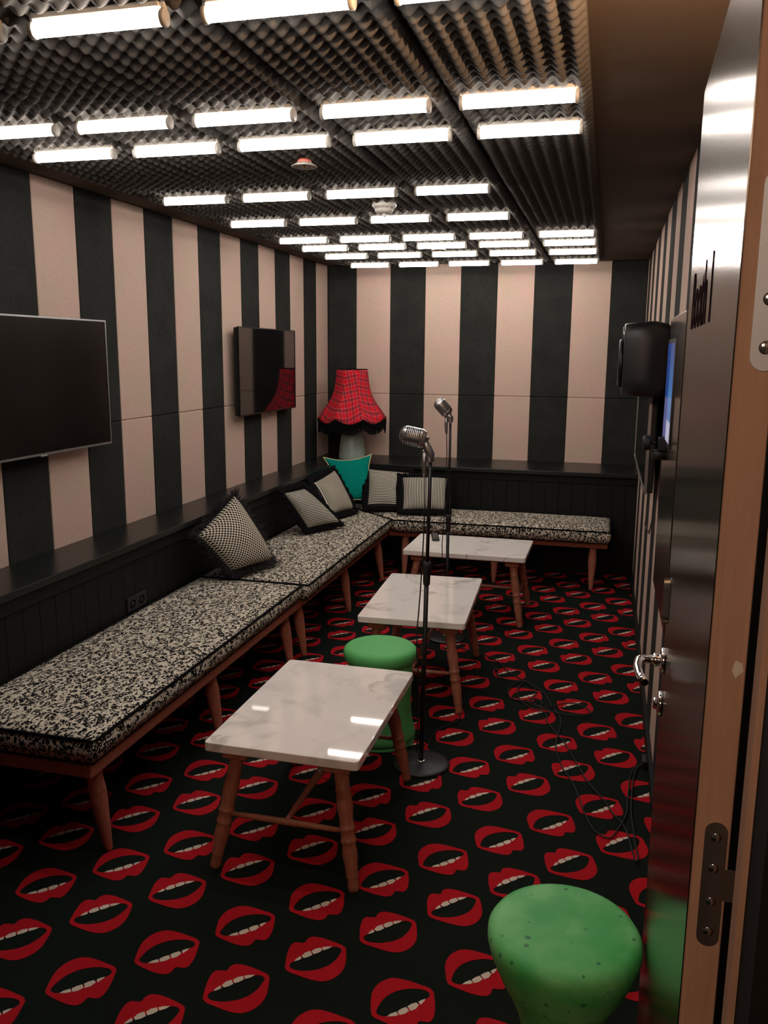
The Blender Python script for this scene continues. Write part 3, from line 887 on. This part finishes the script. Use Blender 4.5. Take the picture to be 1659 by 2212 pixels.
R = []
for pi_, (r, z) in enumerate(prof):
    last = max(0, (pi_-6)/5.0)
    R.append([bm.verts.new(shade_pt(r, z, k, last)) for k in range(n)])
for i in range(len(R)-1):
    for k in range(n):
        k2 = (k+1) % n
        f = bm.faces.new((R[i][k], R[i][k2], R[i+1][k2], R[i+1][k])); f.smooth = True
        for lpz, (ii, kk) in zip(f.loops, ((i, k), (i, k+1), (i+1, k+1), (i+1, k))):
            seg = k//SUBP; loc_ = (kk - seg*SUBP)/SUBP - .5
            skew = .55 if seg % 2 else -.35
            rr = prof[ii][0]; zz = 1-prof[ii][1]
            x = loc_*rr*.78; y = zz*.9
            sg = .22 if seg % 2 else -.16
            lpz[uvl].uv = (x - y*sg + seg*.31, y + x*sg + seg*.17)
sh = obj('shade', bm, 'plaid', lp, fix=False)
md = sh.modifiers.new('s', 'SOLIDIFY'); md.thickness = .002
bm = newbm(); tube(bm, [shade_pt(.133, .742, k) for k in range(n)]+[shade_pt(.133, .742, 0)], .0035, 6, False); obj('top_ring', bm, 'blackfab', sh)
bm = newbm(); tube(bm, [shade_pt(.2965, .345, k, 1.0) for k in range(n)]+[shade_pt(.2965, .345, 0, 1.0)], .006, 6, False); obj('gimp_braid', bm, 'blackfab', sh)
bm = newbm(); m = n*5
for k in range(m):
    kk = k/5.0; p = shade_pt(.2965, .343, kk if kk < n else 0, 1.0) if False else None
    i0 = int(kk) % n; f = kk-int(kk); a = shade_pt(.2965, .343, i0, 1.0); b = shade_pt(.2965, .343, (i0+1) % n, 1.0); q = a.lerp(b, f)
    e = q + Vector((0, 0, -.078-random.uniform(0, .008))); e.x *= .985+random.uniform(-.01, .01); e.y *= .985+random.uniform(-.01, .01)
    tube(bm, [q, e], [.0032, .0026], 3, False)
tag(obj('fringe', bm, 'blackfab', sh), 'long black fringe', kind='stuff')
bm = newbm()
for k in range(4):
    a = k*PI/2; tube(bm, [(.008*math.cos(a), .008*math.sin(a), .385), (.131*math.cos(a), .131*math.sin(a), .738)], .0015, 5)
obj('carrier', bm, 'chrome', lp)

# ------------------------------------------------------------------ microphones on stands
def mic_parts(root, head, axis, sc=1.0):
    # classic ribbed microphone: rounded body along `axis`, ribs across it
    ax = Vector(axis).normalized(); up = Vector((0, 0, 1)); side_ = ax.cross(up).normalized(); upv = side_.cross(ax).normalized()
    o = Vector(head); Lh, Wd, Dp = .100*sc, .029*sc, .037*sc
    def se(t, a, b, p=2.6):
        c, s = math.cos(t), math.sin(t)
        return (a*math.copysign(abs(c)**(2/p), c), b*math.copysign(abs(s)**(2/p), s))
    def prof_(s):   # scale along the length: domed top, slightly narrow foot
        if s > .72: q = (s-.72)/.28; return math.sqrt(max(0, 1-q*q*.93))
        if s < .15: return .80+.20*(s/.15)
        return 1.0
    def ring(bm, s, k, n=32):
        f = prof_(s)*k; out = []
        for i in range(n):
            a, b = se(2*PI*i/n, Dp*f, Wd*f)
            out.append(bm.verts.new(o + ax*(s*Lh) + upv*a + side_*b))
        return out
    def skin(bm, rs):
        for a, b in zip(rs, rs[1:]):
            for i in range(len(a)): bm.faces.new((a[i], a[(i+1) % len(a)], b[(i+1) % len(a)], b[i])).smooth = True
        bm.faces.new(rs[0][::-1]); bm.faces.new(rs[-1])
    SS = (.0, .06, .14, .3, .5, .72, .80, .86, .91, .95, .98, 1.0)
    bm = newbm(); skin(bm, [ring(bm, s, 1.0) for s in SS]); obj('head', bm, 'micmetal', root)
    def arc(bm, s0, s1, t0, t1, k=1.018, n=8):
        ra, rb = [], []
        for i in range(n+1):
            t_ = math.radians(t0+(t1-t0)*i/n)
            for s_, r_ in ((s0, ra), (s1, rb)):
                f = prof_(s_)*k; a_, b_ = se(t_, Dp*f, Wd*f); r_.append(bm.verts.new(o + ax*(s_*Lh) + upv*a_ + side_*b_))
        for i in range(n): bm.faces.new((ra[i], ra[i+1], rb[i+1], rb[i]))
    bm = newbm()
    for j in range(8):
        s0 = .20 + .072*j
        for t0, t1 in ((24, 85.5), (94.5, 158), (-85.5, -24), (-158, -94.5)): arc(bm, s0, s0+.043, t0, t1)
    for c_ in (-40, -24, -9, 9, 24, 40):
        for i in range(6): arc(bm, .80+.03*i, .83+.03*i, c_-3.5, c_+3.5, 1.012, 2)
        for i in range(6): arc(bm, .80+.03*i, .83+.03*i, 180+c_-3.5, 180+c_+3.5, 1.012, 2)
    tag(obj('grille_slots', bm, 'rubber', root, fix=False), 'rows of dark grille slots')
    bm = newbm(); skin(bm, [ring(bm, s, 1.04) for s in (-.03, .0, .06, .12, .14)]); obj('foot_collar', bm, 'micmetal', root)
def stand(label, base, top, clutch_z, mic_head, mic_axis, cable_side, miclabel, low=None):
    bx, by = base
    t = thing('microphone_stand', label, 'stand', (bx, by, .0005), 0, 'microphone stands')
    rel = lambda p: (p[0]-bx, p[1]-by, p[2]-.0005)
    bm = newbm(); lathe(bm, [(0, .016), (.030, .016), (.095, .012), (.115, .009), (.120, .005), (.118, 0), (0, 0)], 48); obj('base', bm, 'blackmetal', t)
    bm = newbm(); lathe(bm, [(.011, .0158), (.020, .0158), (.020, .020), (.014, .022), (.011, .022)], 24); tag(obj('base_ring', bm, 'chrome', t), 'chrome ring')
    T = Vector(rel(top)); B = Vector((0, 0, .0165)); at = lambda z: B.lerp(T, (z-B.z)/(T.z-B.z))
    bm = newbm(); tube(bm, [B, at(clutch_z)], .0095, 16); obj('lower_tube', bm, 'blackmetal', t)
    bm = newbm(); c0, c1 = at(clutch_z-.045), at(clutch_z+.05)
    d = (c1-c0).normalized(); lathe(bm, [(.0098, 0), (.0135, .002), (.0145, .02), (.0145, .06), (.017, .062), (.017, .085), (.0125, .095), (.007, .096)], 20, d, c0); obj('clutch', bm, 'rubber', t)
    bm = newbm(); tube(bm, [at(clutch_z+.045), T], .0072, 14); obj('upper_tube', bm, 'blackmetal', t)
    m = thing('microphone', miclabel, 'microphone', top, 0, 'ribbed chrome microphones')
    mh = Vector(mic_head)-Vector(top); ax = Vector(mic_axis).normalized()
    mic_parts(m, mh, ax)
    # swivel neck from stand top up to the head foot
    nb = mh + ax*.004
    bm = newbm(); tube(bm, [(0, 0, .004), (0, 0, .03), nb*.6+Vector((0, 0, .008)), nb], [.0145, .0165, .017, .012], 16); obj('swivel_neck', bm, 'satin', m)
    bm = newbm(); s = ax.cross(Vector((0, 0, 1))).normalized(); tube(bm, [nb+Vector((.012, 0, 0))-s*.016, nb+Vector((.012, 0, 0))+s*.016], .009, 14); obj('pivot_screw', bm, 'chrome', m)
    bm = newbm(); tube(bm, [(-.024, 0, .045), (-.025, 0, .0), (-.024, 0, -.035), (-.022, 0, -.06)], [.0085, .0095, .009, .007], 12); obj('cable_plug', bm, 'satin', m)
    c = thing('microphone_cable', 'thin black cable hanging down the %s microphone stand' % cable_side, 'cable', top)
    bm = newbm(); pts = []
    h = T.z
    for i in range(15):
        f = i/14; q = T.lerp(B, f*.97)
        offx = -.020 + .004*math.sin(f*9) - .010*math.exp(-((f-.60)/.10)**2)
        if f > .92: offx -= .0
        pts.append(Vector((q.x-T.x+offx, q.y-T.y-.004, q.z-T.z-(.060 if i == 0 else .0))))
    pts = [p for i, p in enumerate(pts) if i == 0 or p.z < -.08]
    pts = [pts[0]] + pts[2:]
    tube(bm, pts, .0028, 6); obj('cord', bm, 'rubber', c)
    bpy_c = c
    return t
stand('microphone stand with a round black base beside the nearest marble table', (1.705, -3.925), (1.722, -3.925, 1.262), .815, (1.700, -3.93, 1.352), (-.97, -.12, .19), 'nearer',
      'big ribbed chrome microphone tilted flat to the left, on the nearer stand')
stand('microphone stand further back between the middle and far tables', (1.512, -2.335), (1.512, -2.335, 1.285), .70, (1.498, -2.335, 1.340), (-.62, -.15, .72), 'further',
      'smaller looking ribbed microphone pointing up to the left, on the further stand')

# ------------------------------------------------------------------ floor cables
def cable(label, pts, z=.0035, r=.0028, zs=None):
    P = []
    for i in range(len(pts)):
        p0, p1, p2, p3 = (Vector((*pts[max(0, min(len(pts)-1, i+j-1))], 0)) for j in range(4))
        if i == len(pts)-1: P.append(p1); break
        for k in range(4):
            t_ = k/4; P.append(.5*((2*p1)+(p2-p0)*t_+(2*p0-5*p1+4*p2-p3)*t_*t_+(3*p1-p0-3*p2+p3)*t_**3))
    for i, p in enumerate(P): p.z = z + r + (zs(i/(len(P)-1)) if zs else 0) + .0015*math.sin(i*1.3)**2
    bm = newbm(); tube(bm, P, r, 6)
    return tag(obj('floor_cable', bm, 'rubber'), label, 'cable')
cable('long black cable running from under the middle table across the carpet', [(1.497,-2.439),(1.611,-2.494),(1.753,-2.57),(1.807,-2.603),(1.87,-2.672),(1.939,-2.802),(1.998,-2.871),(2.055,-2.938),(2.109,-2.989),(2.153,-3.067),(2.184,-3.169),(2.217,-3.254),(2.245,-3.347),(2.245,-3.443),(2.237,-3.571),(2.244,-3.679),(2.279,-3.821),(2.314,-3.907),(2.348,-4.031),(2.372,-4.14),(2.402,-4.24),(2.422,-4.271),(2.453,-4.292),(2.472,-4.28),(2.492,-4.223),(2.508,-4.173),(2.525,-4.098),(2.531,-3.98),(2.543,-3.824),(2.56,-3.742),(2.59,-3.70)])
c2 = cable('black cable coiled in loops on the carpet beside the middle table', [(1.878,-2.819),(1.897,-2.886),(1.953,-2.926),(2.023,-2.92),(2.054,-2.931),(2.088,-2.982),(2.105,-3.068),(2.075,-3.163),(2.009,-3.17),(1.973,-3.105),(1.974,-3.027),(1.996,-2.954),(2.033,-2.917),(2.02,-2.988),(2.015,-3.068),(2.037,-3.162),(2.082,-3.234),(2.169,-3.29),(2.179,-3.366),(2.211,-3.453),(2.272,-3.584),(2.31,-3.702),(2.351,-3.83),(2.388,-3.932),(2.436,-4.023),(2.473,-4.12),(2.504,-4.182),(2.522,-4.237),(2.532,-4.306),(2.538,-4.359),(2.548,-4.416),(2.556,-4.39),(2.549,-4.316),(2.545,-4.217),(2.540,-4.103),(2.545,-3.978),(2.556,-3.822),(2.575,-3.73),(2.598,-3.70)], z=.0065)
bm = newbm(); tube(bm, [(1.872, -2.79, .012), (1.878, -2.825, .012)], [.008, .009], 12)
tag(obj('plug', bm, 'blackmetal', c2), 'round metal plug')
cable('stray loop of black cable reaching right over the mouths pattern', [(2.075,-3.163),(2.089,-3.208),(2.128,-3.235),(2.148,-3.191),(2.121,-3.144),(2.09,-3.166),(2.127,-3.221),(2.174,-3.231),(2.244,-3.167),(2.309,-3.152),(2.356,-3.192),(2.379,-3.237),(2.358,-3.273),(2.291,-3.29),(2.223,-3.281),(2.181,-3.27),(2.128,-3.238)], z=.010)
cable('short curl of black cable at the foot of the middle table', [(1.705,-3.785),(1.700,-3.70),(1.712,-3.603),(1.754,-3.542),(1.782,-3.493),(1.786,-3.43),(1.769,-3.385)])
# cable clip box by the skirting
bm = newbm(); box(bm, 2.592, 2.6125, -3.735, -3.665, .012, .040); bevel(bm, .003, 2)
tag(obj('floor_socket_box', bm, 'plastic'), 'small dark outlet box on the right skirting where the cables end', 'socket')
# thin wires hanging from the right television
bm = newbm(); tube(bm, [(2.612, -2.95, 1.05), (2.608, -2.98, .90), (2.604, -2.88, .82), (2.604, -2.62, .80), (2.605, -2.42, .77), (2.612, -2.35, .80), (2.616, -2.30, 1.05)], .003, 6)
tag(obj('hanging_wire', bm, 'rubber'), 'black wire looping down the right wall below the television', 'cable')

# ------------------------------------------------------------------ loudspeaker
t = thing('loudspeaker', 'black rounded loudspeaker mounted on the right wall above a television', 'speaker', (W, -3.36, 1.515))
bm = newbm()
secs = [(-.205, .120, .0, .0), (-.200, .128, -.004, .004), (-.115, .130, -.010, .012), (-.085, .126, -.012, .014), (-.035, .104, .002, .004), (-.018, .09, .018, -.012)]
rs = []
for x, hy, zb_, zt_ in secs:
    z0, z1 = 0+zb_, .285+zt_; ring = []
    for i in range(40):
        a = 2*PI*i/40; p = 5.5
        ring.append(bm.verts.new((x, hy*math.copysign(abs(math.cos(a))**(2/p), math.cos(a)), (z0+z1)/2+(z1-z0)/2*math.copysign(abs(math.sin(a))**(2/p), math.sin(a)))))
    rs.append(ring)
for a, b in zip(rs, rs[1:]):
    for i in range(40): bm.faces.new((a[i], a[(i+1) % 40], b[(i+1) % 40], b[i])).smooth = True
bm.faces.new(rs[0][::-1]); bm.faces.new(rs[-1])
obj('cabinet', bm, 'plastic', t)
bm = newbm(); lathe(bm, [(.070, 0), (.098, 0), (.102, .006), (.098, .017), (.086, .019), (.080, .012), (.070, .006)], 40, (-1, 0, 0), (-.2045, 0, .125)); w1 = obj('woofer_ring', bm, 'blackmetal', t)
bm = newbm(); lathe(bm, [(0, .004), (.02, .012), (.03, .004), (.069, .010), (.071, 0)], 32, (-1, 0, 0), (-.2045, 0, .125)); obj('cone', bm, 'rubber', w1)
bm = newbm(); lathe(bm, [(0, .006), (.012, .004), (.020, .001), (.030, .006), (.030, 0)], 28, (-1, 0, 0), (-.2045, 0, .246)); obj('tweeter', bm, 'satin', t)
bm = newbm(); box(bm, -.0185, -.0005, -.03, .03, .10, .19); bevel(bm, .003, 1); obj('wall_bracket', bm, 'blackmetal', t)

# ------------------------------------------------------------------ karaoke control panel on the right wall
t = thing('control_panel', 'tall polished metal cabinet with a blue lit screen on the right wall', 'control panel', (W-.004, -3.60, .77))
bm = newbm(); box(bm, -.034, 0, -.70, 0, 0, 1.045); bevel(bm, .003, 2); obj('cabinet', bm, 'panelsteel', t)
bm = newbm(); box(bm, -.040, -.0345, -.42, -.045, .585, .965)
bx_ = obj('screen_surround', bm, 'plastic', t)
bm = newbm(); uvl = bm.loops.layers.uv.new('UVMap')
vs = [bm.verts.new(c) for c in ((-.0402, -.06, .60), (-.0402, -.405, .60), (-.0402, -.405, .95), (-.0402, -.06, .95))]
f = bm.faces.new(vs)
for lpz, uvv in zip(f.loops, ((0, 0), (1, 0), (1, 1), (0, 1))): lpz[uvl].uv = uvv
obj('display', bm, 'touch', bx_, fix=False)
t = thing('microphone_holder', 'black knob and clip holder sticking out of the metal cabinet below the blue screen', 'holder', (W-.035, -3.78, 1.335))
bm = newbm(); box(bm, -.030, -.0005, -.02, .02, -.012, .040); bevel(bm, .004, 2); obj('bracket', bm, 'plastic', t)
bm = newbm(); tube(bm, [(-.030, 0, .016), (-.060, 0, .016)], .006, 10); obj('shaft', bm, 'blackmetal', t)
bm = newbm(); lathe(bm, [(0, 0), (.024, 0), (.028, .006), (.028, .022), (.022, .028), (0, .028)], 24, (-1, 0, 0), (-.058, 0, .016)); obj('knob', bm, 'rubber', t)
bm = newbm(); tube(bm, [(-.002, .0, -.028), (-.05, .0, -.028)], .020, 18); obj('clip_barrel', bm, 'rubber', t)

# ------------------------------------------------------------------ open door leaf
DN = Vector((2.4935, -6.150)); DF = Vector((2.5130, -5.330)); DH = 2.15
dd = (DF-DN); DL = dd.length; ang = math.atan2(dd.y, dd.x)
dr = bpy.data.objects.new('door_1', None); COL.objects.link(dr); dr.location = (DN.x, DN.y, .008); dr.rotation_euler = (0, 0, ang)
tag(dr, 'open brushed steel door with a brown wooden edge', kind='structure')
TD = .042   # local +y is the metal face (towards the room), local x from hinge side to latch side
bm = newbm(); box(bm, 0, DL, -TD+.0015, -.0015, 0, DH); bevel(bm, .0012, 1); obj('door_core', bm, 'dooredge', dr)
bm = newbm(); box(bm, .0005, DL-.0005, -.0014, 0.0, .0005, DH-.0005); obj('steel_face', bm, 'steel', dr)
def hinge(z0, hh=.080, w2=.0125, off=-.004, hm='satin'):
    bm = newbm(); n = 10; poly = []
    for k in range(n+1): a = PI*k/n; poly.append((w2*math.cos(a), hh-w2+w2*math.sin(a)))
    for k in range(n+1): a = PI+PI*k/n; poly.append((w2*math.cos(a), -hh+w2+w2*math.sin(a)))
    a = [bm.verts.new((-.0016, -TD/2+off+x, z0+z)) for x, z in poly]; b = [bm.verts.new((.0006, -TD/2+off+x, z0+z)) for x, z in poly]
    m_ = len(poly)
    for i in range(m_): bm.faces.new((a[i], a[(i+1) % m_], b[(i+1) % m_], b[i]))
    bm.faces.new(a); bm.faces.new(b[::-1])
    h = obj('hinge', bm, hm, dr)
    for s in (-hh*.76, -hh*.27, hh*.27, hh*.76):
        bm = newbm(); lathe(bm, [(0, .0016), (.002*w2/.0125, .0012), (.0052*w2/.0125, .0008), (.0062*w2/.0125, 0), (.0062*w2/.0125, -.001)], 18, (-1, 0, 0), (-.0015, -TD/2+off, z0+s)); obj('screw', bm, 'chrome', h)
    bm = newbm(); box(bm, -.0016, .0006, -TD-.008, -TD/2-.0155, z0-.018, z0+.022); obj('hinge_arm', bm, 'satin', h)
for z0 in (.255, 1.062): hinge(z0)
hinge(1.755, .100, .0150, -.010, 'hinge_grey')
bm = newbm(); prism(bm, [(-.006, 0), (.002, -.009), (.006, 0), (.003, .012), (-.004, .009)], 0, .0006)
for v in bm.verts: v.co = Vector((-.0001-v.co.z, -TD+.010+v.co.x, 1.327+v.co.y))
obj('paint_chip', bm, 'white', dr)
# lever handle
hz, hx = 1.066, DL-.075
bm = newbm(); lathe(bm, [(0, 0), (.026, 0), (.026, .006), (.0235, .009), (.012, .009), (.012, .014), (.0135, .015), (.0135, .022), (.010, .024), (0, .024)], 32, (0, 1, 0), (hx, 0.0005, hz)); lv = obj('lever_rose', bm, 'chrome', dr)
bm = newbm(); tube(bm, [(hx, .02, hz), (hx, .038, hz), (hx-.004, .047, hz), (hx-.014, .052, hz), (hx-.05, .054, hz-.001), (hx-.09, .050, hz-.002), (hx-.125, .041, hz-.003)], [.0095, .0095, .0095, .009, .0085, .008, .007], 14); obj('lever', bm, 'chrome', lv)
bm = newbm(); lathe(bm, [(0, 0), (.026, 0), (.026, .006), (.0235, .009), (.013, .010), (.012, .016), (.008, .018), (0, .018)], 32, (0, 1, 0), (hx, .0005, hz-.092)); obj('lock_cylinder', bm, 'chrome', dr)
bm = newbm(); n = 10; poly = []
for k in range(n+1): a = PI*k/n; poly.append((.018*math.cos(a), .030+.018*math.sin(a)))
for k in range(n+1): a = PI+PI*k/n; poly.append((.018*math.cos(a), -.030+.018*math.sin(a)))
a = [bm.verts.new((hx+.022+x, .0005, 1.185+z)) for x, z in poly]; b = [bm.verts.new((hx+.022+x*.9, .012, 1.185+z*.97)) for x, z in poly]
for i in range(len(poly)): bm.faces.new((a[i], a[(i+1) % len(poly)], b[(i+1) % len(poly)], b[i]))
bm.faces.new(a); bm.faces.new(b[::-1]); obj('oval_turn_plate', bm, 'chrome', dr)
# lettering on the door
cu = bpy.data.curves.new('lettering', 'FONT'); cu.body = 'Booth 1'; cu.size = 1.0; cu.extrude = .004; cu.offset = .012; cu.resolution_u = 4
to = bpy.data.objects.new('tmp_text', cu); COL.objects.link(to)
bpy.context.view_layer.update()
me = bpy.data.meshes.new_from_object(to.evaluated_get(bpy.context.evaluated_depsgraph_get())); COL.objects.unlink(to); bpy.data.objects.remove(to)
xs = [v.co.x for v in me.vertices]; ys = [v.co.y for v in me.vertices]
x0, x1, y0, y1 = min(xs), max(xs), min(ys), max(ys)
TXW, TXH = .385, .098
# reads from the latch side towards the hinge side when seen from the room
xa = DL-.115
for v in me.vertices:
    fx = (v.co.x-x0)/(x1-x0); fy = (v.co.y-y0)/(y1-y0); ez = v.co.z
    v.co = Vector((xa-fx*TXW, .0006+(ez+.004)*.06, 1.715+fy*TXH))
me.materials.clear(); me.materials.append(M['text'])
bmx = bmesh.new(); bmx.from_mesh(me); bmesh.ops.recalc_face_normals(bmx, faces=bmx.faces); bmx.to_mesh(me); bmx.free()
to = bpy.data.objects.new('lettering', me); COL.objects.link(to); to.parent = dr

# ------------------------------------------------------------------ glow lamp added at the door, and corridor lamp (outside the frame)
t = thing('added_glow_lamp', 'added brass uplighter above the open door for an orange glow', 'lamp', (W-.001, -5.76, 2.20))  # added, unseen lamp; its orange wash imitates a blur at upper right
bm = newbm(); lathe(bm, [(.0, 0), (.030, 0), (.040, .03), (.038, .03), (.029, .003), (0, .003)], 24, None, (-.05, 0, 0)); obj('cup', bm, 'brass', t)
bm = newbm(); box(bm, -.014, 0, -.02, .02, -.02, .03); obj('back_plate', bm, 'brass', t)
bm = newbm(); lathe(bm, [(0, .004), (.012, .006), (.014, .016), (0, .024)], 16, None, (-.05, 0, 0)); obj('bulb', bm, 'warm', t)
ld = bpy.data.lights.new('added_glow', 'SPOT'); ld.energy = ADDED_GLOW_W; ld.color = (1, .60, .34); ld.spot_size = math.radians(176); ld.spot_blend = .10; ld.shadow_soft_size = .02
lo = bpy.data.objects.new('added_glow_light', ld); COL.objects.link(lo); lo.location = (-.05, 0, .045); lo.rotation_euler = (PI, 0, 0); lo.parent = t
ld = bpy.data.lights.new('corridor', 'AREA'); ld.energy = CORRIDOR_W; ld.color = (1, .66, .44); ld.size = .3
lo = bpy.data.objects.new('corridor_light', ld); COL.objects.link(lo); lo.location = (2.05, -8.0, 2.3)
lo.rotation_euler = (Vector((2.5, -6.15, 1.2))-Vector(lo.location)).to_track_quat('-Z', 'Y').to_euler()
